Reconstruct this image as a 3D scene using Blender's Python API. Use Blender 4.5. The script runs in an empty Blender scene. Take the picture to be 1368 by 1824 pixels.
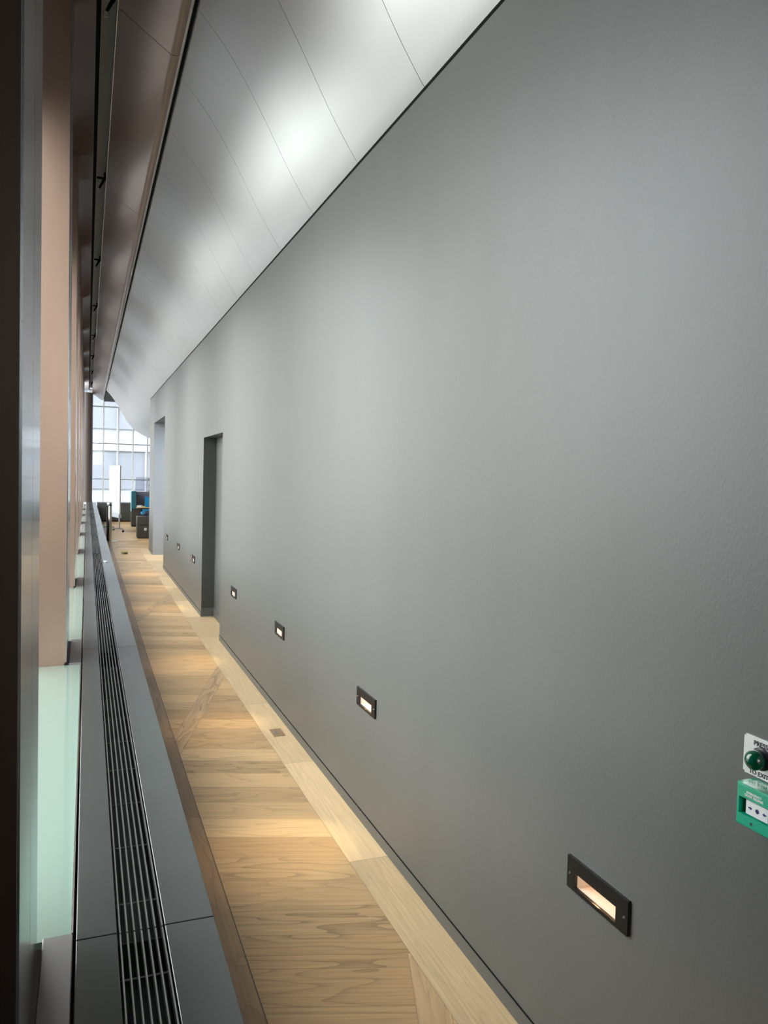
import bpy, bmesh, math, random
from mathutils import Vector, Matrix
random.seed(7)
S = bpy.context.scene
C = S.collection

# ------------------------------------------------------------------ camera
H = 1.65
cd = bpy.data.cameras.new('camera'); cam = bpy.data.objects.new('camera', cd); C.objects.link(cam)
cd.sensor_fit = 'VERTICAL'; cd.sensor_height = 24.0; cd.lens = 24.0*1370.0/1824.0
cd.clip_start = 0.02; cd.clip_end = 400
R3 = Matrix(((0.93268094, -0.00865553, -0.36059859),
             (-0.35976656, 0.04964643, -0.93172059),
             (0.02596696, 0.99872935, 0.04319031)))
cam.matrix_world = Matrix.Translation((0, 0, H)) @ R3.to_4x4()
S.camera = cam

# ------------------------------------------------------------------ colour management
S.view_settings.view_transform = 'Standard'
S.view_settings.look = 'None'
S.view_settings.gamma = 1.0
S.view_settings.exposure = 0.0
S.view_settings.use_curve_mapping = False

# ------------------------------------------------------------------ world: bright overcast sky, paler at the horizon
SKY = 9.0
W = bpy.data.worlds.new('overcast_sky'); S.world = W; W.use_nodes = True
nt = W.node_tree; nt.nodes.clear()
tc = nt.nodes.new('ShaderNodeTexCoord'); sp = nt.nodes.new('ShaderNodeSeparateXYZ')
cr = nt.nodes.new('ShaderNodeValToRGB'); bg = nt.nodes.new('ShaderNodeBackground'); wo = nt.nodes.new('ShaderNodeOutputWorld')
mr = nt.nodes.new('ShaderNodeMapRange'); mr.inputs[1].default_value = -1; mr.inputs[2].default_value = 1
nt.links.new(tc.outputs['Generated'], sp.inputs[0]); nt.links.new(sp.outputs[2], mr.inputs[0])
nt.links.new(mr.outputs[0], cr.inputs[0]); nt.links.new(cr.outputs[0], bg.inputs[0]); nt.links.new(bg.outputs[0], wo.inputs[0])
e = cr.color_ramp.elements
e[0].position = 0.0; e[0].color = (.08, .08, .08, 1)
e[1].position = 1.0; e[1].color = (.93, .96, 1.0, 1)
for p, c in ((.44, (.12, .12, .12, 1)), (.475, (.45, .46, .46, 1)), (.51, (.87, .88, .89, 1)), (.62, (.95, .97, 1.0, 1))):
    k = e.new(p); k.color = c
bg.inputs[1].default_value = SKY

# ------------------------------------------------------------------ materials
def mat(name, col, rough=.5, metal=0., spec=.5, coat=0., bump=0., bscale=(1, 1, 1), bfreq=60, var=0., vfreq=3., vscale=(1, 1, 1), emis=None, es=0.):
    m = bpy.data.materials.new(name); m.use_nodes = True
    n = m.node_tree; b = n.nodes['Principled BSDF']
    b.inputs['Base Color'].default_value = (*col, 1); b.inputs['Roughness'].default_value = rough
    b.inputs['Metallic'].default_value = metal; b.inputs['Specular IOR Level'].default_value = spec
    b.inputs['Coat Weight'].default_value = coat; b.inputs['Coat Roughness'].default_value = .08
    t = n.nodes.new('ShaderNodeTexCoord')
    if bump:
        mp = n.nodes.new('ShaderNodeMapping'); mp.inputs['Scale'].default_value = bscale
        no = n.nodes.new('ShaderNodeTexNoise'); no.inputs['Scale'].default_value = bfreq; no.inputs['Detail'].default_value = 3
        bu = n.nodes.new('ShaderNodeBump'); bu.inputs['Strength'].default_value = bump; bu.inputs['Distance'].default_value = .01
        n.links.new(t.outputs['Object'], mp.inputs[0]); n.links.new(mp.outputs[0], no.inputs[0])
        n.links.new(no.outputs[0], bu.inputs['Height']); n.links.new(bu.outputs[0], b.inputs['Normal'])
    if var:
        mp = n.nodes.new('ShaderNodeMapping'); mp.inputs['Scale'].default_value = vscale
        no = n.nodes.new('ShaderNodeTexNoise'); no.inputs['Scale'].default_value = vfreq; no.inputs['Detail'].default_value = 4
        rm = n.nodes.new('ShaderNodeMapRange'); rm.inputs[1].default_value = .3; rm.inputs[2].default_value = .7
        rm.inputs[3].default_value = 1-var; rm.inputs[4].default_value = 1+var
        vm = n.nodes.new('ShaderNodeVectorMath'); vm.operation = 'SCALE'; vm.inputs[0].default_value = col
        n.links.new(t.outputs['Object'], mp.inputs[0]); n.links.new(mp.outputs[0], no.inputs[0]); n.links.new(no.outputs[0], rm.inputs[0])
        n.links.new(rm.outputs[0], vm.inputs['Scale']); n.links.new(vm.outputs[0], b.inputs['Base Color'])
    if emis:
        b.inputs['Emission Color'].default_value = (*emis, 1); b.inputs['Emission Strength'].default_value = es
    return m

def glass_mat(name, tint, refl=.07):
    m = bpy.data.materials.new(name); m.use_nodes = True; n = m.node_tree; n.nodes.clear()
    o = n.nodes.new('ShaderNodeOutputMaterial'); mx = n.nodes.new('ShaderNodeMixShader')
    tr = n.nodes.new('ShaderNodeBsdfTransparent'); gl = n.nodes.new('ShaderNodeBsdfGlossy'); ge = n.nodes.new('ShaderNodeNewGeometry')
    def mt(op, a, b=None):
        q = n.nodes.new('ShaderNodeMath'); q.operation = op
        for i, v in enumerate((a, b)):
            if v is None: continue
            if isinstance(v, (int, float)): q.inputs[i].default_value = v
            else: n.links.new(v, q.inputs[i])
        return q
    dp = n.nodes.new('ShaderNodeVectorMath'); dp.operation = 'DOT_PRODUCT'
    n.links.new(ge.outputs['Incoming'], dp.inputs[0]); n.links.new(ge.outputs['Normal'], dp.inputs[1])
    sch = mt('POWER', mt('SUBTRACT', 1., mt('ABSOLUTE', dp.outputs['Value']).outputs[0]).outputs[0], 5.)
    lw = mt('ADD', mt('MULTIPLY', sch.outputs[0], .9).outputs[0], .04)
    tr.inputs[0].default_value = (*tint, 1); gl.inputs['Roughness'].default_value = .02
    n.links.new(lw.outputs[0], mx.inputs[0]); n.links.new(tr.outputs[0], mx.inputs[1]); n.links.new(gl.outputs[0], mx.inputs[2])
    n.links.new(mx.outputs[0], o.inputs[0]); return m

M = {
 'wall': mat('dark_grey_green_paint', (.108, .106, .098), .40, 0, .5, bump=.05, bscale=(1, 1, .6), bfreq=140, var=.035, vfreq=2.2, vscale=(1, 2.2, .35)),
 'reveal': mat('charcoal_reveal_tone', (.045, .046, .040), .5),
 'passage': mat('blue_grey_lit_passage', (.34, .36, .39), .5),
 'wall_dark': mat('dark_reveal_paint', (.09, .092, .082), .5),
 'shell': mat('satin_aluminium_shell', (.62, .61, .60), .42, 1., .5, var=.02, vfreq=2),
 'bronze_soffit': mat('bronze_soffit_metal', (.29, .215, .175), .30, .9, var=.12, vfreq=1.3),
 'lip': mat('edge_and_highlight_metal', (.72, .68, .62), .30, .9),
 'black': mat('black_gap', (.004, .004, .004), .8, spec=.1),
 'channel': mat('grey_channel_metal', (.24, .22, .20), .5, .4),
 'bronze_fin': mat('anodised_bronze_fin', (.34, .23, .175), .33, 1., var=.03, vfreq=9, vscale=(1, 1, .1)),
 'fin_side': mat('grey_glossy_cladding', (.40, .41, .42), .16, .75),
 'bench': mat('grey_bronze_bench_metal', (.11, .117, .112), .24, .55, var=.05, vfreq=2.5),
 'block': mat('grey_block_metal', (.20, .185, .18), .42, .8),
 'slat': mat('grille_slat_aluminium', (.42, .42, .40), .28, .9),
 'rod': mat('dark_rod', (.06, .06, .06), .4, .8),
 'trench': mat('trench_black', (.012, .012, .013), .7),
 'sillglass': mat('pale_green_back_painted_glass', (.22, .30, .255), .06, 0, .6, coat=.3),
 'glass': glass_mat('clear_glass', (.93, .96, .95)),
 'tintglass': glass_mat('added_tint_glass', (.26, .26, .26)),
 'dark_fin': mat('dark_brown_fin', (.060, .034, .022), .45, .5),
 'farglass': glass_mat('fritted_far_glass', (.64, .67, .68)),
 'acrylic': glass_mat('acrylic_glass', (.82, .82, .86)),
 'mullion': mat('white_aluminium_mullion', (.72, .75, .77), .4, .2),
 'transom': mat('grey_transom', (.36, .39, .42), .4, .3),
 'cabinet': mat('dark_olive_cabinet', (.045, .045, .038), .5),
 'cab_top': mat('grey_cabinet_top', (.09, .09, .09), .4),
 'column': mat('brown_column', (.075, .06, .052), .5, .2),
 'white': mat('white_enamel', (.42, .43, .42), .3, coat=.2),
 'grey_plastic': mat('pale_grey_plastic', (.40, .42, .44), .45),
 'steel': mat('brushed_steel', (.60, .58, .56), .28, 1.),
 'chrome': mat('chrome', (.75, .75, .75), .1, 1.),
 'darkplastic': mat('dark_plastic', (.02, .02, .022), .4),
 'brownlam': mat('dark_brown_laminate', (.045, .038, .033), .5),
 'teal': mat('teal_fabric', (.015, .10, .13), .8),
 'cyan': mat('pale_blue_edge', (.30, .55, .62), .5),
 'blue': mat('bright_blue_plastic', (.01, .24, .50), .4),
 'oakdesk': mat('desk_oak', (.58, .36, .20), .5),
 'navy': mat('navy_cloth', (.006, .008, .02), .9),
 'yellow': mat('pale_yellow_rubber', (.46, .44, .20), .6),
 'lamp_plate': mat('black_lamp_plate', (.012, .011, .010), .35, .3),
 'lamp_in': mat('cream_reflector', (.78, .72, .66), .4),
 'passfill': mat('cool_fill_emitter', (.9, .95, 1), .5, emis=(.85, .92, 1.), es=45.),
 'lamp_em': mat('warm_lamp_diffuser', (1, .8, .6), .5, emis=(1., .62, .34), es=1.6),
 'green': mat('green_abs_plastic', (.0, .36, .20), .3, coat=.3),
 'dgreen': mat('dark_green_gloss_plastic', (.0, .075, .035), .12, coat=.6),
 'panelmetal': mat('brushed_plate_metal', (.62, .60, .58), .38, .55, var=.05, vfreq=20, vscale=(1, .2, 6)),
 'ink': mat('dark_ink', (.03, .03, .04), .6),
 'purple': mat('navy_print', (.03, .015, .12), .6),
 'paper': mat('white_paper', (.80, .80, .80), .6),
 'papery': mat('yellow_paper', (.75, .68, .20), .6),
 'clearcover': glass_mat('clear_cover', (.9, .95, .93)),
 'ceil': mat('dark_void_ceiling', (.03, .028, .027), .8),
 'roomwall': mat('pale_room_wall', (.55, .55, .54), .7),
 'backwall': mat('back_corridor_wall', (.30, .29, .28), .7),
 'facade': mat('pale_stone_facade', (.62, .63, .65), .7, var=.05, vfreq=.6),
 'facglass': mat('facade_glass', (.42, .43, .47), .3, .0, var=.1, vfreq=.25),
 'asphalt': mat('grey_paving', (.07, .07, .07), .9),
 'plate_brass': mat('worn_floor_plate', (.36, .25, .15), .5, .1),
}

def oak():
    m = bpy.data.materials.new('oak_parquet'); m.use_nodes = True; n = m.node_tree; b = n.nodes['Principled BSDF']
    def N(t, **k):
        x = n.nodes.new(t)
        for a, v in k.items(): setattr(x, a, v)
        return x
    def mth(op, a, c=None, d=None, clamp=False):
        x = N('ShaderNodeMath', operation=op); x.use_clamp = clamp
        for i, v in enumerate((a, c, d)):
            if v is None: continue
            if isinstance(v, (int, float)): x.inputs[i].default_value = v
            else: n.links.new(v, x.inputs[i])
        return x.outputs[0]
    def mixf(f, a, c): return mth('ADD', mth('MULTIPLY', f, c), mth('MULTIPLY', mth('SUBTRACT', 1., f), a))
    tc = N('ShaderNodeTexCoord'); s = N('ShaderNodeSeparateXYZ'); n.links.new(tc.outputs['Object'], s.inputs[0])
    x, y = s.outputs[0], s.outputs[1]
    ca, sa = math.cos(math.radians(17.5)), math.sin(math.radians(17.5))
    u = mth('SUBTRACT', mth('MULTIPLY', x, ca), mth('MULTIPLY', y, sa))
    v = mth('ADD', mth('MULTIPLY', x, sa), mth('MULTIPLY', y, ca))
    P = 1.266; BW = .19
    uu = mth('DIVIDE', mth('ADD', u, -.288+20*P), P); k = mth('FLOOR', uu); fu = mth('MULTIPLY', mth('FRACT', uu), P)
    isb = mth('LESS_THAN', fu, .108)
    vv = mth('DIVIDE', mth('ADD', v, -2.523+20*BW), BW); j = mth('FLOOR', vv); fv = mth('MULTIPLY', mth('FRACT', vv), BW)
    vb = mth('DIVIDE', mth('ADD', v, 7.), 2.4); jb = mth('FLOOR', vb)
    lane = mth('LESS_THAN', y, 17.2)
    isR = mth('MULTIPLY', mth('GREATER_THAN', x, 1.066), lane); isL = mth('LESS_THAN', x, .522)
    isE = mth('MAXIMUM', isR, isL)
    yy = mth('DIVIDE', mth('ADD', mth('ADD', y, mth('MULTIPLY', isL, .55)), -3.06+11.9), 1.19); je = mth('FLOOR', yy); fe = mth('MULTIPLY', mth('FRACT', yy), 1.19)
    # ids
    ida = mixf(isE, mixf(isb, k, mth('ADD', k, 71.3)), mth('ADD', mth('MULTIPLY', isL, 7.7), 113.1))
    idb = mixf(isE, mixf(isb, j, jb), je)
    cv = N('ShaderNodeCombineXYZ'); n.links.new(ida, cv.inputs[0]); n.links.new(idb, cv.inputs[1])
    wn = N('ShaderNodeTexWhiteNoise', noise_dimensions='2D'); n.links.new(cv.outputs[0], wn.inputs['Vector'])
    rnd = wn.outputs['Value']
    ws = N('ShaderNodeSeparateColor'); n.links.new(wn.outputs['Color'], ws.inputs[0])
    # along / across
    al = mixf(isE, mixf(isb, u, v), y); ac = mixf(isE, mixf(isb, v, u), x)
    gv = N('ShaderNodeCombineXYZ')
    n.links.new(mth('ADD', al, mth('MULTIPLY', ws.outputs[0], 60.)), gv.inputs[0])
    n.links.new(mth('ADD', ac, mth('MULTIPLY', ws.outputs[1], 40.)), gv.inputs[1])
    def noise(sc, scale, det, dist=0.):
        mp = N('ShaderNodeMapping'); mp.inputs['Scale'].default_value = sc; n.links.new(gv.outputs[0], mp.inputs[0])
        no = N('ShaderNodeTexNoise'); no.inputs['Scale'].default_value = scale; no.inputs['Detail'].default_value = det
        no.inputs['Distortion'].default_value = dist; n.links.new(mp.outputs[0], no.inputs[0]); return no.outputs[0]
    fine = noise((3., 110., 1), 1., 4.); 
    pores = noise((9., 330., 1), 1., 2.)
    low = noise((1.3, 7.5, 1), 1., 1.5, .35)
    wig = noise((7., 14., 1), 1., 2.)
    ring = mth('FRACT', mth('MULTIPLY', mth('ADD', low, mth('MULTIPLY', wig, .05)), 7.))
    ringl = mth('POWER', ring, 5.)
    amt = mth('MULTIPLY', mth('MULTIPLY', ringl, mth('ADD', .35, mth('MULTIPLY', ws.outputs[2], .65))), mixf(isR, 1., .25))
    f1 = mth('SUBTRACT', fine, .5)
    val = mth('ADD', mth('ADD', 1., mth('MULTIPLY', mth('SUBTRACT', rnd, .5), .34)), mth('MULTIPLY', f1, .62))
    val = mth('SUBTRACT', val, mth('MULTIPLY', amt, mth('ADD', .20, mth('MULTIPLY', pores, .42))))
    val = mth('SUBTRACT', val, mth('MULTIPLY', mth('MAXIMUM', mth('SUBTRACT', pores, .58), 0.), .6))
    # seams
    def edge(f, w, per): return mth('MAXIMUM', mth('LESS_THAN', f, w), mth('GREATER_THAN', f, per-w))
    se_f = mth('MAXIMUM', edge(fv, .0012, BW), mth('LESS_THAN', mth('ABSOLUTE', mth('SUBTRACT', fu, .108)), .0013))
    se_f = mixf(isb, se_f, edge(mth('MULTIPLY', mth('FRACT', vb), 2.4), .001, 2.4))
    se_f = mth('MAXIMUM', se_f, mth('MAXIMUM', mth('LESS_THAN', mth('ABSOLUTE', mth('SUBTRACT', fu, .0013)), .0012), mth('LESS_THAN', mth('ABSOLUTE', mth('SUBTRACT', fu, .108)), .0012)))
    se_e = edge(fe, .0014, 1.19)
    se = mixf(isE, se_f, se_e)
    sl = mth('LESS_THAN', mth('ABSOLUTE', mth('SUBTRACT', x, .522)), .0022)
    sr = mth('MULTIPLY', mth('MULTIPLY', mth('LESS_THAN', mth('ABSOLUTE', mth('SUBTRACT', x, 1.066)), .0012), lane), .55)
    se = mth('MAXIMUM', mth('MULTIPLY', se, .55), mth('MAXIMUM', sl, sr))
    # colours
    def rgb(c): r = N('ShaderNodeRGB'); r.outputs[0].default_value = (*c, 1); return r.outputs[0]
    def mixc(f, a, c):
        q = N('ShaderNodeMix', data_type='RGBA'); n.links.new(f, q.inputs[0]); n.links.new(a, q.inputs[6]); n.links.new(c, q.inputs[7]); return q.outputs[2]
    cf = mixc(ws.outputs[1], rgb((.49, .295, .135)), rgb((.62, .40, .20)))
    cf = mixc(isb, cf, rgb((.53, .335, .175)))
    cf = mixc(isR, cf, rgb((.64, .445, .25)))
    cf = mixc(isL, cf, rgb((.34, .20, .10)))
    sc = N('ShaderNodeVectorMath', operation='SCALE'); n.links.new(cf, sc.inputs[0]); n.links.new(val, sc.inputs['Scale'])
    fin = mixc(mth('MULTIPLY', se, .85), sc.outputs[0], rgb((.05, .03, .02)))
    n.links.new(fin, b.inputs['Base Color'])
    n.links.new(mth('ADD', .34, mth('MULTIPLY', pores, .14)), b.inputs['Roughness'])
    bu = N('ShaderNodeBump'); bu.inputs['Strength'].default_value = .12; bu.inputs['Distance'].default_value = .004
    n.links.new(mth('SUBTRACT', val, mth('MULTIPLY', se, 1.)), bu.inputs['Height']); n.links.new(bu.outputs[0], b.inputs['Normal'])
    b.inputs['Specular IOR Level'].default_value = .38
    return m
M['oak'] = oak()

# ------------------------------------------------------------------ mesh helpers
def bx(bm, x0, x1, y0, y1, z0, z1):
    vs = [bm.verts.new((x, y, z)) for x in (x0, x1) for y in (y0, y1) for z in (z0, z1)]
    for f in ((0, 1, 3, 2), (4, 6, 7, 5), (0, 4, 5, 1), (2, 3, 7, 6), (0, 2, 6, 4), (1, 5, 7, 3)): bm.faces.new([vs[i] for i in f])
    return bm
def box(x0, x1, y0, y1, z0, z1, bev=0., seg=2):
    bm = bmesh.new(); bx(bm, x0, x1, y0, y1, z0, z1)
    if bev: bmesh.ops.bevel(bm, geom=bm.edges[:], offset=bev, segments=seg, affect='EDGES', profile=.6)
    return bm
def prism(pts, y0, y1):                      # closed X-Z outline run along Y
    bm = bmesh.new(); a = [bm.verts.new((p[0], y0, p[1])) for p in pts]; b = [bm.verts.new((p[0], y1, p[1])) for p in pts]
    n = len(pts)
    for i in range(n): bm.faces.new((a[i], a[(i+1) % n], b[(i+1) % n], b[i]))
    bm.faces.new(a[::-1]); bm.faces.new(b); return bm
def tube(bm, a, b, r0, r1=None, n=14, cap=True):
    a, b = Vector(a), Vector(b); r1 = r0 if r1 is None else r1; d = (b-a).normalized()
    u = d.orthogonal().normalized(); w = d.cross(u); A = []; B = []
    for i in range(n):
        t = 2*math.pi*i/n; o = u*math.cos(t)+w*math.sin(t); A.append(bm.verts.new(a+o*r0)); B.append(bm.verts.new(b+o*r1))
    for i in range(n): bm.faces.new((A[i], A[(i+1) % n], B[(i+1) % n], B[i]))
    if cap: bm.faces.new(A[::-1]); bm.faces.new(B)
    return bm
def lathe(pts, axis='Z', n=32, org=(0, 0, 0)):    # pts: (radius, height)
    bm = bmesh.new(); rows = []
    def P(r, h, t):
        c, s = r*math.cos(t), r*math.sin(t)
        v = {'Z': (c, s, h), 'X': (h, c, s), 'Y': (c, h, s)}[axis]
        return (v[0]+org[0], v[1]+org[1], v[2]+org[2])
    for r, h in pts: rows.append([bm.verts.new(P(max(r, 1e-5), h, 2*math.pi*i/n)) for i in range(n)])
    for k in range(len(rows)-1):
        for i in range(n): bm.faces.new((rows[k][i], rows[k][(i+1) % n], rows[k+1][(i+1) % n], rows[k+1][i]))
    bmesh.ops.remove_doubles(bm, verts=bm.verts[:], dist=1e-4); return bm
def obj(name, bm, m, parent=None, smooth=False):
    bmesh.ops.recalc_face_normals(bm, faces=bm.faces[:])
    me = bpy.data.meshes.new(name); bm.to_mesh(me); bm.free()
    if smooth:
        for p in me.polygons: p.use_smooth = True
        me.set_sharp_from_angle(angle=math.radians(35))
    o = bpy.data.objects.new(name, me); C.objects.link(o); me.materials.append(M[m])
    if parent: put(o, parent)
    return o
def put(o, parent):                          # parent without moving (things are unrotated or rotated empties)
    w = origin_of(parent); o.parent = parent
    if w.length: o.data.transform(Matrix.Translation(-w))
def origin_of(p):
    while p.parent: p = p.parent
    return Vector(p.location)
def tag(o, label, cat, group=None, kind=None):
    if label: o['label'] = label
    if cat: o['category'] = cat
    if group: o['group'] = group
    if kind: o['kind'] = kind
    return o
def thing(name, label, cat, loc, group=None):
    o = bpy.data.objects.new(name, None); o.empty_display_size = .05; C.objects.link(o); o.location = loc
    return tag(o, label, cat, group)
def struct(name, bm, m, parent=None, smooth=False):
    o = obj(name, bm, m, parent, smooth)
    if not parent: o['kind'] = 'structure'
    return o
def sempty(name, loc=(0, 0, 0)):
    o = bpy.data.objects.new(name, None); o.empty_display_size = .05; C.objects.link(o); o.location = loc; o['kind'] = 'structure'; return o
def text(name, body, size, m, parent, org, xdir, ydir, align='CENTER', bold=0., depth=.0003):
    cu = bpy.data.curves.new(name, 'FONT'); cu.body = body; cu.size = size; cu.align_x = align; cu.align_y = 'CENTER'
    cu.extrude = depth; cu.offset = bold; cu.resolution_u = 3
    t = bpy.data.objects.new(name, cu); C.objects.link(t)
    dg = bpy.context.evaluated_depsgraph_get(); dg.update()
    me = bpy.data.meshes.new_from_object(t.evaluated_get(dg)); bpy.data.objects.remove(t)
    xd, yd = Vector(xdir).normalized(), Vector(ydir).normalized(); zd = xd.cross(yd)
    mt = Matrix((xd, yd, zd)).transposed().to_4x4(); mt.translation = Vector(org)
    me.transform(mt); me.materials.clear(); me.materials.append(M[m])
    o = bpy.data.objects.new(name, me); C.objects.link(o)
    if parent: put(o, parent)
    return o

WX = 1.245; HB = .55; P = 3.15; FX = -.10
YB, YW = -8.0, 30.0                       # corridor end behind the camera, far window wall

# ================================================================== STRUCTURE
struct('floor', box(-.5, 8.2, YB-.3, YW+.3, -.12, 0), 'oak')
# right wall with a recessed door and a passage opening
wt = 3.203
bm = bmesh.new()
LY = [1.6075, 3.373, 5.131, 6.903, 9.72, 11.417, 13.088]
def wall_run(y0, y1):                      # wall length with real pockets for the recessed step lights
    bx(bm, WX, WX+.16, y0, y1, 0, .558); bx(bm, WX, WX+.16, y0, y1, .604, wt); c = y0
    for y in [q for q in LY if y0 < q < y1]:
        bx(bm, WX, WX+.16, c, y-.084, .558, .604); bx(bm, WX+.075, WX+.16, y-.084, y+.094, .558, .604); c = y+.094
    bx(bm, WX, WX+.16, c, y1, .558, .604)
wall_run(YB, 7.67)
bx(bm, WX, WX+.16, 7.67, 9.0, 2.066, wt)
wall_run(9.0, 13.77)
bx(bm, WX, WX+.16, 13.77, 16.05, 2.64, wt)
bx(bm, WX, 3.1, 16.05, 17.1, 0, wt)
struct('wall_right', bm, 'wall')
d = struct('door_1', box(WX+.145, WX+.20, 7.66, 9.01, .0, 2.07), 'wall')
obj('kick_plate', box(WX+.138, WX+.146, 7.672, 8.995, .0, .10), 'wall', d)
# closed ground behind the wall, passage behind the opening
bm = bmesh.new(); bx(bm, 3.0, 3.1, 13.4, 16.1, 0, 2.9); bx(bm, WX+.16, 3.1, 13.4, 13.77, 0, 2.9); bx(bm, WX+.16, 3.1, 13.77, 16.05, 2.64, 2.9)
struct('wall_passage', bm, 'wall')
bm = bmesh.new(); bx(bm, 2.05, 2.15, YB, 13.4, 0, 4.6)
struct('wall_back_right', bm, 'wall_dark')
# baseboard set flush under a thin shadow groove
for nm, y0, y1 in (('baseboard_right', YB, 7.67), ('baseboard_middle', 9.0, 13.77), ('baseboard_far', 16.05, 17.1)):
    b = struct(nm, box(WX-.0035, WX+.01, y0, y1, 0, .050), 'wall')
    obj('shadow_groove', box(WX-.0012, WX+.005, y0, y1, .050, .0555), 'black', b)
struct('wall_reveal', box(WX+.0005, WX+.145, 8.995, 9.0, .0, 2.066), 'reveal')  # thin panel over the door jamb, darker than the wall
struct('wall_passage_lit_side', box(WX+.001, 3.0, 16.044, 16.05, 0, 2.64), 'passage')  # paler panel: light on the passage jamb put into its colour
struct('baseboard_reveal', box(WX+.001, WX+.15, 8.992, 9.0, 0, .10), 'wall_dark')

# shell ceiling : S-shaped section run along the corridor in 0.81 m sheets
prof0 = [(.546, 4.250), (.62, 4.173), (.69, 4.093), (.755, 4.008), (.82, 3.912), (.89, 3.797), (.96, 3.678), (1.03, 3.553), (1.10, 3.43), (1.17, 3.32), (1.245, 3.214),
        (1.35, 3.10), (1.47, 3.00), (1.58, 2.93), (1.68, 2.87), (1.79, 2.82), (1.90, 2.78), (2.05, 2.745), (2.25, 2.73), (2.5, 2.75), (2.9, 2.84), (3.5, 3.05), (4.2, 3.35)]
def spline(pts, n=5):
    out = []
    for i in range(len(pts)-1):
        p0 = pts[max(i-1, 0)]; p1 = pts[i]; p2 = pts[i+1]; p3 = pts[min(i+2, len(pts)-1)]
        for k in range(n):
            t = k/n; out.append(tuple(.5*((2*p1[a])+(-p0[a]+p2[a])*t+(2*p0[a]-5*p1[a]+4*p2[a]-p3[a])*t*t+(-p0[a]+3*p1[a]-3*p2[a]+p3[a])*t**3) for a in (0, 1)))
    out.append(pts[-1]); return out
prof = spline(prof0, 4)
def sheet(bm, pts, y0, y1, th):
    # thick curved sheet, offset upward by th
    up = []
    for i, p in enumerate(pts):
        a = pts[max(i-1, 0)]; b = pts[min(i+1, len(pts)-1)]; d = Vector((b[0]-a[0], b[1]-a[1])).normalized()
        nrm = Vector((-d.y, d.x)); 
        if nrm.y < 0: nrm = -nrm
        up.append((p[0]+nrm.x*th, p[1]+nrm.y*th))
    L0 = [bm.verts.new((p[0], y0, p[1])) for p in pts]; L1 = [bm.verts.new((p[0], y1, p[1])) for p in pts]
    U0 = [bm.verts.new((p[0], y0, p[1])) for p in up]; U1 = [bm.verts.new((p[0], y1, p[1])) for p in up]
    for i in range(len(pts)-1):
        bm.faces.new((L0[i], L0[i+1], L1[i+1], L1[i])); bm.faces.new((U0[i], U1[i], U1[i+1], U0[i+1]))
        bm.faces.new((L0[i], U0[i], U0[i+1], L0[i+1])); bm.faces.new((L1[i], L1[i+1], U1[i+1], U1[i]))
    bm.faces.new((L0[0], L1[0], U1[0], U0[0])); bm.faces.new((L0[-1], U0[-1], U1[-1], L1[-1]))
bm = bmesh.new(); y = 2.887-.8125*14
while y < 26.2:
    y1 = min(y+.8125, 26.3)
    inner = [p for p in prof if p[0] <= 1.34] if y1 < 16 else prof
    sheet(bm, inner, y+.0016, y1-.0016, .02); y += .8125
struct('ceiling', bm, 'shell', smooth=True)
bm = bmesh.new(); sheet(bm, [(p[0]+.004, p[1]+.026) for p in prof if p[0] <= 1.44], YB, 26.28, .02)
struct('ceiling_backing', bm, 'black')
# shadow joint along the wall head and the shell's upper edge
struct('trim_1', box(WX-.002, WX+.06, YB, 17.1, wt, 3.225), 'black')
# roof over everything
struct('ceiling_slab', box(-.5, 8.2, YB-.3, YW+.3, 5.05, 5.25), 'ceil')
struct('ceiling_far', box(.56, 8.2, 26.32, YW, 4.20, 4.30), 'ceil')
struct('ceiling_void', box(.55, 4.3, YB, 26.3, 4.30, 4.36), 'ceil')

# soffit panels, per 3.15 m module: outer bay, slot, channel, sloping bronze panel with rolled lip
lipc = (.474, 4.247); lipr = .055
lip = [(lipc[0]+lipr*math.sin(t), lipc[1]-lipr*math.cos(t)) for t in [math.radians(a) for a in range(-28, 131, 12)]]
outl = [(.150, 4.400)]+lip+[(.50, 4.30), (.16, 4.46)]
sb = sempty('ceiling_soffit')
k = -5
while True:
    ys = 4.965+P*k; ye = min(ys+P, 29.4)
    if ys > 29: break
    if ye > YB:
        o = obj('soffit_panel', prism(outl, max(ys, YB)+.003, ye-.003), 'bronze_soffit', sb, smooth=True)
        obj('lip_highlight', prism([(p[0], p[1]) for p in [(lipc[0]+(lipr+.0015)*math.sin(t), lipc[1]-(lipr+.0015)*math.cos(t)) for t in [math.radians(a) for a in range(36, 100, 8)]]+[(lipc[0]+.02, lipc[1])]], max(ys, YB)+.003, ye-.003), 'lip', o, smooth=True)  # reflected highlight on the lip put into a paler strip
    k += 1
obj('joint_backing', prism([(.16, 4.41), (.49, 4.225), (.52, 4.24), (.50, 4.29), (.17, 4.45)], YB, 29.39), 'black', sb)
obj('edge_strip', box(.1445, .1485, YB, 29.4, 4.396, 4.408), 'lip', sb)
obj('shadow_gap', box(.531, .545, YB, 29.4, 4.235, 4.30), 'black', sb)
bo = sempty('ceiling_bay'); k = -4
while True:
    ys = 5.07+P*k; ye = min(ys+P, 29.4)
    if ys > 29: break
    if ye > YB:
        obj('bay_panel', prism([(-.40, 4.766), (-.125, 4.595), (.028, 4.50), (.028, 4.56), (-.40, 4.83)], max(ys, YB)+.003, ye-.003), 'bronze_soffit', bo)
    k += 1
ch = struct('ceiling_channel', prism([(.062, 4.60), (.150, 4.60), (.150, 4.41), (.156, 4.41), (.156, 4.68), (.062, 4.68)], YB, 29.4), 'channel')
obj('slot', box(.030, .060, YB, 29.4, 4.53, 4.62), 'black', ch)
obj('slot_rail', box(.0585, .0625, YB, 29.4, 4.50, 4.62), 'channel', ch)
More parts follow.
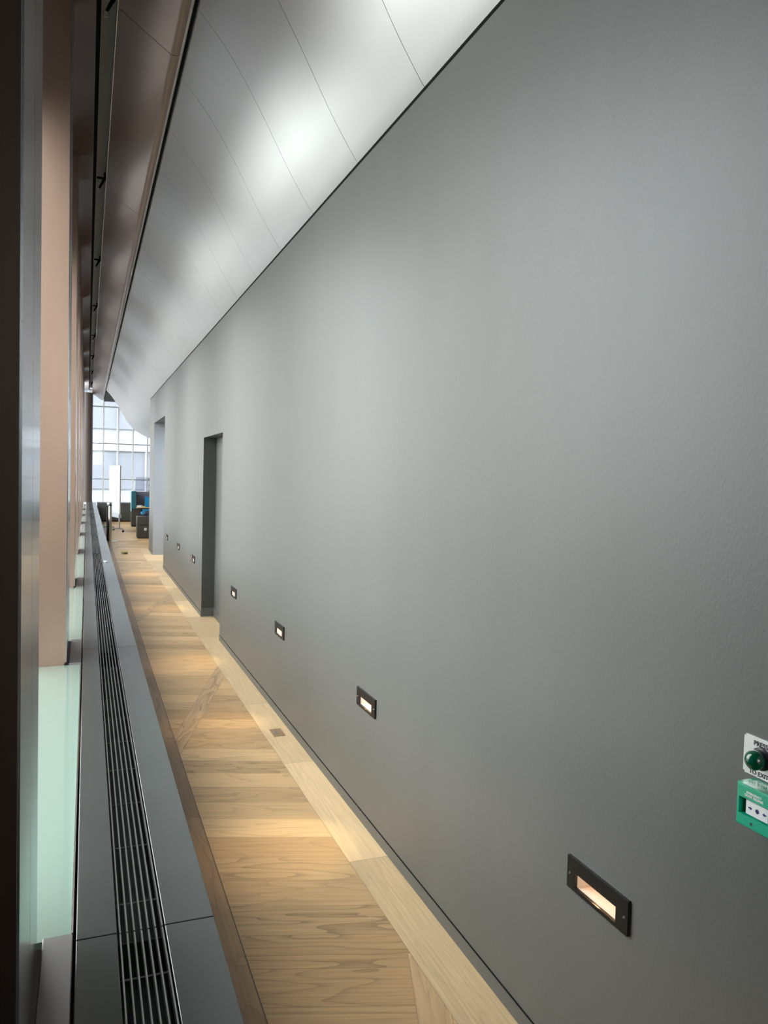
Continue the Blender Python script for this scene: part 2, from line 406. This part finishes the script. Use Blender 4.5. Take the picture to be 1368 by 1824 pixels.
obj('slot_cable', tube(bmesh.new(), (.050, YB, 4.515), (.050, 29.4, 4.515), .004, n=6), 'black', ch)

# left side: low apron under the bench, unseen solid bay added to shade the nearest fin
struct('wall_shade_left', box(-.385, -.15, -2.2, 1.375, 0, 4.62), 'wall_dark')
struct('wall_left_rear', box(-.50, -.385, YB, -2.2, -.1, .50), 'wall_dark')
struct('wall_left_apron', box(-.50, -.385, 1.31, YW, -.1, .50), 'wall_dark')
struct('wall_rear_left', box(-.5, WX+.9, YB-.2, YB, 0, 2.2), 'backwall')
struct('wall_room_right', box(8.0, 8.2, 13, YW+.2, 0, 5.05), 'roomwall')
struct('wall_room_near', box(3.1, 8.2, 13.0, 13.2, 0, 5.05), 'roomwall')

# glazing of the left facade: one bay between each pair of fins
FIN = [(1.386, 1.93)] + [(4.716+P*i, 5.387+P*i) for i in range(8)]
wn = 1
for a, b in [(-8., -5.1), (-5.1, -2.2)]+[(FIN[i][1], FIN[i+1][0]) for i in range(len(FIN)-1)]:
    w = sempty('window_%d' % wn, (-.365, (a+b)/2, .5)); wn += 1
    bm = bmesh.new()
    bx(bm, -.385, -.345, a, a+.03, .5, 4.76); bx(bm, -.385, -.345, b-.03, b, .5, 4.76)
    bx(bm, -.385, -.345, a+.03, b-.03, .5, .55); bx(bm, -.385, -.345, a+.03, b-.03, 4.71, 4.76)
    obj('window_frame', bm, 'transom', w)
    obj('window_pane', box(-.369, -.361, a+.03, b-.03, .55, 3.72), 'glass', w)
    obj('window_dimming_pane', box(-.380, -.350, a+.03, b-.03, 3.726, 4.71), 'tintglass', w)  # unseen upper tint added to darken the curved ceiling
# unseen rear window added behind the camera to light the fin faces
w = sempty('window_%d' % wn, (.5, YB-.1, 2.2)); wn += 1
bm = bmesh.new()
for x in (-.3, .45, 1.2): bx(bm, x-.02, x+.02, YB-.14, YB-.06, 2.2, 5.05)
obj('window_frame', bm, 'mullion', w); obj('window_pane', box(-.3, 1.2, YB-.105, YB-.095, 2.2, 5.05), 'glass', w)

# far window wall: one grid of panes
w = sempty('window_%d' % wn, (4, YW, 0))
mx = [.04+.513*i for i in range(16)]
bm = bmesh.new()
for x in mx: bx(bm, x-.022, x+.022, YW-.08, YW+.04, .02, 5.05)
obj('window_mullions', bm, 'mullion', w)
bm = bmesh.new()
for z in (.05, 1.37, 2.67, 4.01): bx(bm, -.1, 8.1, YW-.06, YW+.06, z-.018, z+.018)
obj('window_transoms', bm, 'transom', w)
obj('window_pane', box(-.3, 8.0, YW+.005, YW+.013, .05, 5.05), 'farglass', w)

# ================================================================== WINDOW FINS
labels_fin = ['nearest tall window fin, dark brown face, grey glossy side, at left photo edge',
  'wide light bronze window fin, second from the camera, standing beside the bench',
  'bronze window fin seen as a bright strip just right of the wide bronze fin',
  'bronze window fin, fourth from the camera, a thin strip by the bench',
  'bronze window fin, fifth from the camera, a thin sliver by the bench',
  'bronze window fin, sixth from the camera, a very thin sliver',
  'bronze window fin, seventh from the camera, a hairline sliver',
  'bronze window fin, second nearest the far column, nearly hidden',
  'bronze window fin closest to the far brown column, nearly hidden by nearer fins']
labels_blk = ['dark grey metal sill block beside the nearest fin, at the photo bottom left',
  'grey metal sill block at the foot of the wide bronze fin', 'grey metal sill block at the foot of the third fin',
  'grey metal sill block at the foot of the fourth fin', 'small grey sill block at the foot of the fifth fin',
  'small grey sill block at the foot of the sixth fin', 'small grey sill block at the foot of the seventh fin',
  'tiny grey sill block at the foot of the second last fin', 'tiny grey sill block at the foot of the last fin']
ZG = .53
def side_panel(y0, y1, s=.53):
    bm = bmesh.new(); m_ = y0+(y1-y0)*s
    bx(bm, FX-.006, FX, y0+.001, m_-.002, HB, 4.70); bx(bm, FX-.006, FX, m_+.002, y1-.001, HB, 4.70); return bm
for i, (a, b) in enumerate(FIN):
    t = thing('window_fin', labels_fin[i], 'window fin', (-.22, (a+b)/2, HB), 'bronze fins along the windows')
    top = 4.585
    bm = prism([(-.345, HB-.02), (FX-.012, HB-.02), (FX-.012, top), (-.345, 4.728)], a, b)
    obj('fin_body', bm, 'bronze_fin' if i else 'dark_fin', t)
    obj('side_joint', box(FX-.004, FX-.002, a+(b-a)*.53-.0025, a+(b-a)*.53+.0025, HB+.002, top-.006), 'black', t)
    bm = bmesh.new(); bx(bm, FX-.012, FX-.004, a, a+.012, HB, top-.005); bx(bm, FX-.012, FX-.004, b-.012, b, HB, top-.005)
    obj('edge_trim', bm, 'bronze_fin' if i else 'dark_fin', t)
    m_ = a+(b-a)*.53
    for y0, y1 in ((a+.012, m_-.002), (m_+.002, b-.012)):
        obj('side_panel', box(FX-.008, FX, y0, y1, HB+.002, top-.006), 'fin_side', t)
    s = obj('sill_block', box(-.088, -.022, a if i else .95, b, .40, HB-.004, .002, 1), 'block')
    tag(s, labels_blk[i], 'sill block', 'metal sill blocks between the glass sills')
glabs = ['large pale green glass sill between the nearest fin and the wide bronze fin'] + \
  ['pale green glass sill beyond the %s sill block' % w_ for w_ in ('second', 'third', 'fourth', 'fifth', 'sixth', 'seventh', 'eighth')]
for i in range(len(FIN)-1):
    a, b = FIN[i][1], FIN[i+1][0]
    t = thing('glass_sill', glabs[i], 'glass sill', (-.18, (a+b)/2, ZG), 'pale green glass sills by the windows')
    obj('glass_panel', box(-.345, -.026, a+.002, b-.002, ZG-.012, ZG+.006, .001, 1), 'sillglass', t)
    obj('edge_bead', box(-.0255, -.0215, a+.002, b-.002, ZG-.02, HB-.004), 'steel', t)
    obj('support_plinth', box(-.345, -.03, a+.004, b-.004, .30, ZG-.0125), 'block', t)

# ================================================================== BENCH
ends = [YB+.2, -1.26, 1.89, 5.063, 8.17, 11.30, 14.45, 17.6, 20.75, 23.9, 27.05, 29.3]
bl = thing('window_bench', 'long low grey metal bench running under the window fins along the corridor', 'bench', (.15, 10, 0))
bm = bmesh.new()
bx(bm, .296, .304, ends[0], ends[-1], 0, HB-.003); bx(bm, -.015, -.009, ends[0], ends[-1], 0, HB-.003)
bx(bm, -.009, .296, ends[-1]-.01, ends[-1], 0, HB-.003); bx(bm, -.009, .296, ends[0], ends[0]+.01, 0, HB-.003)
obj('bench_side', bm, 'bench', bl)
bm = bmesh.new()
bx(bm, .070, .076, ends[0]+.01, ends[-1]-.01, .43, HB-.004); bx(bm, .187, .193, ends[0]+.01, ends[-1]-.01, .43, HB-.004); bx(bm, .076, .187, ends[0]+.01, ends[-1]-.01, .425, .431)
obj('trench_lining', bm, 'trench', bl)
for i in range(len(ends)-1):
    a, b = ends[i]+.0018, ends[i+1]-.0018
    obj('top_panel', box(-.014, .076, a, b, HB-.006, HB, .0012, 1), 'bench', bl)
    obj('top_panel', box(.187, .3045, a, b, HB-.006, HB, .0012, 1), 'bench', bl)
obj('panel_screw', lathe([(0, .0), (.004, .0), (.004, -.003)], 'X', 10, (.3055, 1.905, HB-.012)), 'ink', bl)
def one_grille(y0, y1, label):
    t = thing('floor_grille', label, 'grille', (.13, (y0+y1)/2, .43), 'linear air grilles in the bench top')
    n = 7; x0, x1 = .0835, .1805
    L = y1-y0
    for i in range(n):
        x = x0+(x1-x0)*i/(n-1)
        obj('grille_slat', box(x-.0017, x+.0017, y0+.003, y1-.003, HB-.026, HB-.002), 'slat', t)
    m_ = max(1, round(L/.315))
    for j in range(m_):
        y = y0+(j+.5)*L/m_
        bm = bmesh.new(); tube(bm, (.0785, y, HB-.019), (.1855, y, HB-.019), .0024, n=8)
        obj('cross_rod', bm, 'rod', t)
    obj('end_divider', box(.0765, .1865, y1-.002, y1+.002, .431, HB-.03), 'trench', t)
ords = ['nearest', 'second', 'third', 'fourth', 'fifth', 'sixth', 'seventh', 'eighth', 'ninth', 'tenth']
for i in range(2, len(ends)-1):
    one_grille(ends[i], ends[i+1], ('dark slatted air grille in the bench top, ' + (['second', 'third', 'fourth', 'fifth', 'sixth', 'seventh', 'eighth', 'ninth', 'last'][i-2]) + ' section counted from the camera'))
one_grille(ends[1], ends[2], 'dark slatted air grille with bright slat edges, section nearest the camera')
# little things lying about
s = obj('dark_clip', box(-.016, .016, -.045, .045, 0, .010, .003), 'grey_plastic'); s.location = (.222, 9.93, HB); s.rotation_euler = (0, 0, .25)
tag(s, 'small flat grey object lying on the bench top', 'clip')
t = thing('door_wedge', 'small pale yellow door wedge lying on the corridor floor', 'door wedge', (.70, 16.3, 0))
obj('wedge_body', prism([(.66, .0), (.78, .0), (.78, .055), (.66, .055)], 16.24, 16.36), 'yellow', t)
obj('wedge_band', box(.70, .775, 16.235, 16.24, .008, .028), 'brownlam', t)

# far column
t = thing('column', 'broad dark brown column standing at the far end of the bench', 'column', (.03, 29.4, 0))
obj('shaft', lathe([(.20, HB), (.20, 4.42)], 'Z', 40, (-.02, 29.35, 0)), 'column', t, True)
obj('column_base', lathe([(0, HB), (.212, HB), (.212, HB+.03), (.20, HB+.03)], 'Z', 40, (-.02, 29.35, 0)), 'column', t, True)

# ================================================================== CEILING BRACKETS
def bracket():
    t = thing('ceiling_bracket', '', 'bracket', (.105, 0, 4.60), 'black brackets in the ceiling channel')
    bm = bmesh.new()
    tube(bm, (.045, 0, 4.545), (.140, .0, 4.545), .011, n=10); obj('cross_bar', bm, 'black', t)
    bm = bmesh.new(); tube(bm, (.140, .0, 4.548), (.088, .03, 4.455), .015, .009, n=10)
    bmesh.ops.create_uvsphere(bm, u_segments=10, v_segments=8, radius=.017, matrix=Matrix.Translation((.140, .0, 4.545)))
    obj('drop_arm', bm, 'black', t)
    bm = bmesh.new(); n = 16; mseg = 6; R, r = .017, .004; rows = []
    for i in range(n):
        a = 2*math.pi*i/n; rows.append([bm.verts.new((.083+(R+r*math.cos(q))*math.cos(a), .034+r*math.sin(q), 4.438+(R+r*math.cos(q))*math.sin(a))) for q in [2*math.pi*j/mseg for j in range(mseg)]])
    for i in range(n):
        for j in range(mseg): bm.faces.new((rows[i][j], rows[(i+1) % n][j], rows[(i+1) % n][(j+1) % mseg], rows[i][(j+1) % mseg]))
    obj('end_ring', bm, 'steel', t)
    bm = bmesh.new(); tube(bm, (.140, 0, 4.545), (.140, 0, 4.60), .010, n=8); obj('mount_stub', bm, 'black', t)
    return t
bb = bracket(); bl_ = ['nearest black ceiling bracket with a ring, at the top photo edge', 'second black ceiling bracket, with ring hanging below the bar',
   'third black ceiling bracket from the camera', 'fourth black ceiling bracket from the camera', 'fifth black ceiling bracket from the camera',
   'sixth black ceiling bracket from the camera', 'seventh black ceiling bracket from the camera', 'eighth and farthest black ceiling bracket']
def dup(root, loc, label):
    r = root.copy(); C.objects.link(r); r.location = loc; r['label'] = label
    for c0 in list(root.children):
        c = c0.copy(); C.objects.link(c); c.parent = r
        for g0 in c0.children:
            g = g0.copy(); C.objects.link(g); g.parent = c
    return r
for i in range(8):
    loc = (.105, 5.10+P*i, 4.60)
    if i: dup(bb, loc, bl_[i])
bb.location = (.105, 5.10, 4.60); bb['label'] = bl_[0]

# ================================================================== WALL STEP LIGHTS
def steplight():
    Yc, Zc = 1.6075, .594; w2, h2 = .126, .044
    t = thing('step_light', '', 'step light', (WX, Yc, Zc), 'recessed step lights low on the grey wall')
    oy0, oy1, oz0, oz1 = 1.527, 1.698, .561, .601; xf = WX-.009
    bm = bmesh.new()                                    # plate with an opening, bevelled outer rim
    bx(bm, xf, WX, Yc-w2, oy0, Zc-h2, Zc+h2); bx(bm, xf, WX, oy1, Yc+w2, Zc-h2, Zc+h2)
    bx(bm, xf, WX, oy0, oy1, oz1, Zc+h2); bx(bm, xf, WX, oy0, oy1, Zc-h2, oz0)
    obj('face_plate', bm, 'lamp_plate', t)
    return t, (oy0, oy1, oz0, oz1)
sl, (oy0, oy1, oz0, oz1) = steplight()
x1 = WX+.060
rc = bmesh.new()
bx(rc, x1, x1+.003, oy0, oy1, oz0, oz1)
bx(rc, WX-.001, x1, oy0-.003, oy0, oz0-.002, oz1+.002); bx(rc, WX-.001, x1, oy1, oy1+.003, oz0-.002, oz1+.002)
bx(rc, WX-.001, x1, oy0, oy1, oz0-.0025, oz0); bx(rc, WX-.001, x1, oy0, oy1, oz1, oz1+.0025)
obj('reflector', rc, 'lamp_in', sl)
obj('diffuser', box(WX+.012, WX+.045, oy0+.01, oy1-.01, oz1-.006, oz1-.001), 'lamp_em', sl)
for yy in (1.6075-.113, 1.6075+.113):
    obj('screw', lathe([(0, -.0115), (.0028, -.0112), (.0033, -.009)], 'X', 12, (WX, yy, .592)), 'chrome', sl, True)
ll = ['large black step light with warm glow, nearest the camera low on the grey wall', 'black step light, second from the camera, left of and beyond the nearest',
      'black step light, third from the camera, on the grey wall', 'black step light nearest to the recessed door, on its right side',
      'black step light just left of the recessed door', 'tiny black step light, middle one between recessed door and passage', 'tiny black step light closest to the far passage opening']
for i, y in enumerate(LY):
    if i: dup(sl, (WX, y, .594), ll[i])
sl['label'] = ll[0]
for y in LY:
    la = bpy.data.lights.new('step_light_lamp', 'SPOT'); la.energy = 11.; la.color = (1., .76, .40); la.spot_size = math.radians(62); la.spot_blend = .75; la.shadow_soft_size = .02
    lo = bpy.data.objects.new('step_light_lamp', la); C.objects.link(lo); lo.location = (WX-.012, y+.005, .585)
    lo.rotation_euler = (Vector((.86, y-.10, 0))-Vector(lo.location)).to_track_quat('-Z', 'Y').to_euler()

# fill light added out of view to brighten the side passage jamb
t = thing('passage_fill', 'unseen square fill light added inside the side passage', 'fill light', (2.1, 14.9, 2.64))
obj('fill_housing', box(1.8, 2.4, 14.6, 15.2, 2.61, 2.638), 'white', t)
obj('fill_panel', box(1.83, 2.37, 14.63, 15.17, 2.603, 2.609), 'passfill', t)

# ================================================================== EXIT BUTTON AND CALL POINT
t = thing('exit_button', 'green dome push button on a metal plate reading press to exit', 'push button', (WX, 1.118, 1.119))
bm = box(-.0015, .0015, -.0415, .0415, -.0395, .0395)
bmesh.ops.bevel(bm, geom=[e_ for e_ in bm.edges if abs(e_.verts[0].co.x-e_.verts[1].co.x) > .001], offset=.004, segments=4, affect='EDGES')
bm.transform(Matrix.Translation((WX-.0025, 1.1195, 1.119)))
obj('mounting_plate', bm, 'panelmetal', t)
obj('button_collar', lathe([(.0, -.004), (.0225, -.004), (.0225, -.007), (.019, -.0095), (.0165, -.0095), (.0165, -.014), (0, -.014)], 'X', 36, (WX, 1.117, 1.119)), 'darkplastic', t, True)
dm = [(.0195*math.cos(math.radians(a)), -.022-.0175*math.sin(math.radians(a))) for a in range(-40, 91, 8)]
obj('button_dome', lathe([(.0, -.0105)]+dm+[(0, -.0395)], 'X', 40, (WX, 1.117, 1.119)), 'dgreen', t, True)
text('legend_text', 'PRESS', .0135, 'ink', t, (WX-.0045, 1.120, 1.1455), (0, -1, 0), (0, 0, 1), bold=.0002)
text('legend_text', 'TO EXIT', .0125, 'ink', t, (WX-.0045, 1.122, 1.0865), (0, -1, 0), (0, 0, 1), bold=.0002)

t = thing('call_point', 'bright green emergency door release box below the round exit button', 'call point', (WX, 1.09, 1.03))
CY, CZ = 1.0915, 1.0335; xf = WX-.048
y0, y1, z0, z1 = CY-.0425, CY+.0425, CZ-.0415, CZ+.0415
wy0, wy1, wz0, wz1 = CY-.0345, CY+.0345, CZ-.0175, CZ+.0155
bm = bmesh.new()
ci = .0035
def ring(x, a, b, c, d_): return [bm.verts.new(p) for p in ((x, a, c), (x, b, c), (x, b, d_), (x, a, d_))]
r0 = ring(WX, y0-.0, y1, z0, z1); r1 = ring(xf+ci, y0, y1, z0, z1); r2 = ring(xf, y0+ci, y1-ci, z0+ci, z1-ci)
r3 = ring(xf, wy0, wy1, wz0, wz1); r4 = ring(xf+.018, wy0+.002, wy1-.002, wz0+.002, wz1-.002)
for A, B in ((r0, r1), (r1, r2), (r2, r3), (r3, r4)):
    for i in range(4): bm.faces.new((A[i], A[(i+1) % 4], B[(i+1) % 4], B[i]))
bm.faces.new(r4); bm.faces.new(r0[::-1])
obj('housing', bm, 'green', t)
obj('break_plate', box(xf+.004, xf+.0065, wy0+.003, wy1-.014, wz0+.003, wz1-.003), 'paper', t)
def arrow(bm, c, s):          # arrow pointing along s in Y
    x = xf+.0036; pts = [(-.0045, .0014), (0, .0014), (0, .0034), (.0045, 0), (0, -.0034), (0, -.0014), (-.0045, -.0014)]
    A = [bm.verts.new((x, c+s*p[0], CZ-.001+p[1])) for p in pts]; B = [bm.verts.new((x+.0004, c+s*p[0], CZ-.001+p[1])) for p in pts]
    n_ = len(pts); bm.faces.new(A); bm.faces.new(B[::-1])
    for i in range(n_): bm.faces.new((A[i], A[(i+1) % n_], B[(i+1) % n_], B[i]))
bm = bmesh.new(); cc = CY-.0065; arrow(bm, cc+.0165, -1); arrow(bm, cc-.0165, 1)
v = [bm.verts.new((xf+.0036, cc+.0045*math.cos(a), CZ-.001+.0045*math.sin(a))) for a in [2*math.pi*i/20 for i in range(20)]]; bm.faces.new(v)
obj('arrow_symbols', bm, 'purple', t)
text('legend_text', 'EMERGENCY', .0062, 'paper', t, (xf-.0004, CY-.001, CZ+.0285), (0, -1, 0), (0, 0, 1), bold=.0002)
text('legend_text', 'DOOR RELEASE', .0062, 'paper', t, (xf-.0004, CY-.001, CZ+.0225), (0, -1, 0), (0, 0, 1), bold=.0002)
obj('key_hole', lathe([(0, -.0006), (.0030, -.0006), (.0030, .0005)], 'X', 16, (xf, CY+.003, CZ-.029)), 'ink', t)
obj('hinged_cover', box(xf-.001, WX-.012, y0+.002, y1-.014, z1+.0005, z1+.0025), 'clearcover', t)

# ================================================================== FLOOR OUTLET
t = thing('floor_plate', 'small rectangular wood-inlaid floor plate in the pale border board', 'floor plate', (1.155, 4.79, 0))
obj('plate_rim', box(1.1185, 1.1955, 4.7155, 4.8645, .0, .0012), 'plate_brass', t)
obj('plate_inlay', box(1.121, 1.193, 4.718, 4.862, .0009, .0018), 'oak', t)
obj('finger_pull', box(1.138, 1.156, 4.775, 4.815, .0016, .0026), 'steel', t)

# ================================================================== FAR END OF THE ROOM
# sensor post
t = thing('sensor_post', 'waist high silver sensor post with dark side standing at the bench edge', 'post', (.50, 19.2, 0))
def ell(cx, cy, rx, ry, z0, z1, n=28, a0=0, a1=2*math.pi):
    bm = bmesh.new(); A = []; B = []
    for i in range(n):
        a = a0+(a1-a0)*i/n; A.append(bm.verts.new((cx+rx*math.cos(a), cy+ry*math.sin(a), z0))); B.append(bm.verts.new((cx+rx*math.cos(a), cy+ry*math.sin(a), z1)))
    for i in range(n): bm.faces.new((A[i], A[(i+1) % n], B[(i+1) % n], B[i]))
    bm.faces.new(A[::-1]); bm.faces.new(B); return bm
obj('post_base', box(.43, .70, 19.1, 19.32, 0, .012), 'steel', t)
obj('post_body', ell(.508, 19.2, .048, .09, .012, .85), 'steel', t, True)
obj('dark_side', box(.440, .466, 19.13, 19.27, .012, .85), 'darkplastic', t)
obj('reader_head', ell(.500, 19.2, .056, .10, .85, .885), 'darkplastic', t, True)
obj('head_band', ell(.500, 19.2, .056, .10, .885, .925), 'steel', t, True)
obj('glass_cap', box(.445, .556, 19.12, 19.28, .926, .955), 'glass', t)

# mobile whiteboard
t = thing('mobile_whiteboard', 'tall white board on a wheeled grey stand seen nearly edge on', 'whiteboard', (.72, 22.5, 0))
A, B = Vector((.845, 22.0, 0)), Vector((.60, 22.95, 0)); dv = (B-A).normalized(); nv = Vector((dv.y, -dv.x, 0))
def slab(p, q, th, z0, z1):
    bm = bmesh.new(); o_ = nv*th/2; vs = []
    for z in (z0, z1): vs.append([bm.verts.new((c+Vector((0, 0, z)))) for c in (p+o_, q+o_, q-o_, p-o_)])
    for i in range(4): bm.faces.new((vs[0][i], vs[0][(i+1) % 4], vs[1][(i+1) % 4], vs[1][i]))
    bm.faces.new(vs[0][::-1]); bm.faces.new(vs[1]); return bm
obj('board', slab(A, B, .03, .50, 1.82), 'white', t)
obj('pen_tray', slab(A, B, .07, .40, .495), 'grey_plastic', t)
for c in (A+dv*.06, B-dv*.06):
    bm = bmesh.new(); tube(bm, c+Vector((0, 0, .09)), c+Vector((0, 0, .40)), .022, n=10); obj('upright', bm, 'grey_plastic', t)
    f = obj('foot_bar', slab(c-nv*0-nv.cross(Vector((0, 0, 1)))*.0, c, .02, .09, .10) if False else tube(tube(bmesh.new(), c+Vector((-.26, 0, .095)), c+Vector((0, 0, .125)), .018, .024, n=8), c+Vector((0, 0, .125)), c+Vector((.12, 0, .085)), .024, .018, n=8), 'grey_plastic', t)
    for xo in (-.24, .10):
        k_ = obj('caster', lathe([(0, -.014), (.028, -.014), (.032, -.008), (.032, .008), (.028, .014), (0, .014)], 'Y', 16, (c.x+xo, c.y, .034)), 'darkplastic', f)

# low cabinets under the far window
cn = ['low dark cabinet beside the column at the bench end', 'low dark cabinet directly behind the sensor post', 'low dark cabinet behind the white board', 'low dark cabinet behind the teal desk screen']
cx = [.32, .60, 1.05, 1.50, 1.95]
for i in range(4):
    t = thing('low_cabinet', cn[i], 'cabinet', ((cx[i]+cx[i+1])/2, 27.3, 0), 'low cabinets under the far window')
    obj('cabinet_body', box(cx[i]+.002, cx[i+1]-.002, 26.93, 27.5, .03, .60), 'cabinet', t)
    obj('cabinet_door', box(cx[i]+.006, cx[i+1]-.006, 26.90, 26.928, .04, .59), 'cabinet', t)
    obj('plinth', box(cx[i]+.002, cx[i+1]-.002, 26.97, 27.46, 0, .03), 'black', t)
wtop = tag(obj('cabinet_worktop', box(.315, 1.98, 26.89, 27.52, .602, .63), 'cab_top'), 'dark grey continuous top over the low cabinets at the far window', 'worktop')

# desk cluster
t = thing('storage_cube', 'dark brown upholstered storage cube with small white sticker, beside the wall end', 'storage cube', (1.35, 20.3, 0))
obj('cube_body', box(1.178, 1.62, 20.05, 20.5, .012, .335, .006), 'brownlam', t)
obj('cube_lid', box(1.174, 1.624, 20.046, 20.504, .34, .545, .012), 'brownlam', t)
obj('sticker', box(1.345, 1.405, 20.044, 20.049, .20, .27), 'paper', t)
obj('sticker_print', box(1.362, 1.39, 20.042, 20.0445, .215, .255), 'grey_plastic', t)
def blob(cx, cy, z, rx, ry, rz, seed=1, n=24, m_=14):
    rnd = random.Random(seed); bm = bmesh.new(); bmesh.ops.create_uvsphere(bm, u_segments=n, v_segments=m_, radius=1)
    for v_ in bm.verts:
        c = v_.co; k_ = 1+.12*math.sin(5*c.x+seed)*math.cos(4*c.y)+.08*math.sin(9*c.y+c.z*3)
        v_.co = Vector((cx+c.x*rx*k_, cy+c.y*ry*k_, z+max(c.z, -.25)*rz*(k_+.25*c.x)+.25*rz*.9))
    return bm
tag(obj('cloth_bag', blob(1.46, 20.25, .565, .15, .14, .09, 3), 'navy', smooth=True), 'crumpled navy cloth bag lying on the dark storage cube', 'bag')
t = thing('desk_pedestal', 'dark brown drawer pedestal beneath the oak desk by the teal screen', 'pedestal', (1.5, 24.6, 0))
obj('pedestal_body', box(1.27, 2.2, 24.45, 25.0, .03, .545), 'brownlam', t)
for a, b in ((.05, .28), (.29, .535)): obj('drawer', box(1.30, 2.19, 24.43, 24.448, a, b), 'brownlam', t)
obj('plinth', box(1.28, 2.19, 24.5, 24.98, 0, .03), 'black', t)
t = thing('oak_desk', 'light oak desk top behind the teal screen at the far room end', 'desk', (1.9, 24.7, 0))
obj('desktop', box(1.40, 3.0, 24.3, 25.1, .575, .60), 'oakdesk', t)
for x, y in ((2.9, 24.36), (2.9, 25.04)): obj('leg', box(x-.02, x+.02, y-.02, y+.02, 0, .575), 'grey_plastic', t)
obj('legs_panel', box(2.3, 2.34, 24.36, 25.04, 0, .575), 'grey_plastic', t)
t = thing('desk_screen', 'teal fabric desk screen with a pale blue edge', 'desk screen', (1.30, 24.6, .55))
obj('screen_panel', box(1.268, 1.395, 24.40, 24.43, .547, 1.075, .004), 'teal', t)
obj('screen_edge', box(1.235, 1.268, 24.39, 24.44, .47, 1.075, .004), 'cyan', t)
obj('screen_wing', box(1.36, 1.395, 24.431, 25.2, .602, 1.075, .004), 'teal', t)
t = thing('clear_partition', 'clear acrylic partition standing above the oak desk', 'partition', (1.6, 24.9, .6))
obj('clear_sheet', box(1.40, 2.4, 24.86, 24.868, .62, 1.50), 'acrylic', t)
obj('sheet_edge', box(1.398, 1.406, 24.855, 24.873, .60, 1.505), 'white', t)
tag(obj('desk_divider', box(1.42, 2.4, 25.14, 25.17, .602, 1.05, .004), 'facglass'), 'grey blue fabric divider behind the oak desk', 'desk divider')
tag(obj('blue_box', box(1.66, 1.86, 24.55, 24.75, .601, .90, .006), 'blue'), 'bright blue box standing on the oak desk', 'box')
t = thing('office_chair', 'bright blue office chair tucked beneath the oak desk edge', 'chair', (1.75, 24.0, 0))
obj('seat', box(1.52, 1.98, 23.86, 24.26, .40, .47, .02), 'blue', t); obj('backrest', box(1.55, 1.95, 23.84, 23.88, .47, .56, .02), 'blue', t)
obj('gas_stem', tube(bmesh.new(), (1.75, 24.06, .08), (1.75, 24.06, .40), .025, n=12), 'chrome', t)
for i in range(5):
    a = 2*math.pi*i/5; obj('leg', tube(bmesh.new(), (1.75, 24.06, .09), (1.75+.27*math.cos(a), 24.06+.20*math.sin(a), .03), .018, .012, n=8), 'darkplastic', t)
pl = ['white paper sheets lying at the desk end by the teal screen', 'yellow paper note pad on the oak desk', 'white paper stack beside the blue box on the desk']
for i, (x, y, w_, h_, m_) in enumerate(((1.42, 24.35, .13, .05, 'paper'), (1.56, 24.35, .11, .022, 'papery'), (1.50, 24.66, .10, .05, 'paper'))):
    s = obj('paper_stack', box(0, w_, 0, .16, 0, h_, .002, 1), m_); s.location = (x, y, .6005); s.rotation_euler = (0, 0, .12*(1-i))
    tag(s, pl[i], 'paper')
# white ribbon-like desk lamp
t = thing('desk_lamp', 'white curly desk lamp rising behind the clear partition near the wall end', 'desk lamp', (1.86, 24.95, .6))
bm = bmesh.new(); pts = [Vector((1.86+.07*math.cos(a*1.6), 24.97+.05*math.sin(a*1.6), .62+a*.047)) for a in [i*.35 for i in range(54)]]
for a, b in zip(pts[:-1], pts[1:]): tube(bm, a, b, .011, n=6, cap=False)
obj('spiral_arm', bm, 'white', t, True)
obj('lamp_base', lathe([(0, .603), (.07, .603), (.07, .615), (.02, .625), (0, .625)], 'Z', 20, (1.86, 24.97, 0)), 'white', t, True)

# ================================================================== OUTSIDE
struct('ground', box(-60, 60, -60, 90, -9.2, -9.0), 'asphalt')
t = thing('office_building', 'pale office building with glazed bands seen through the far window', 'building', (4, 46, -9))
obj('building_body', box(-14, 24, 45, 60, -9, 16), 'facade', t)
for z in (-3.2, .1, 3.4, 6.7):
    obj('window_band', box(-13.5, 23.5, 44.9, 45.0, z+.6, z+2.5), 'facglass', t)
    obj('floor_ledge', box(-14, 24, 44.75, 44.9, z+2.7, z+3.0), 'facade', t)
bm = bmesh.new()
for i in range(25): bx(bm, -13.5+i*1.5, -13.42+i*1.5, 44.8, 44.9, -9, 16)
obj('facade_ribs', bm, 'facade', t)
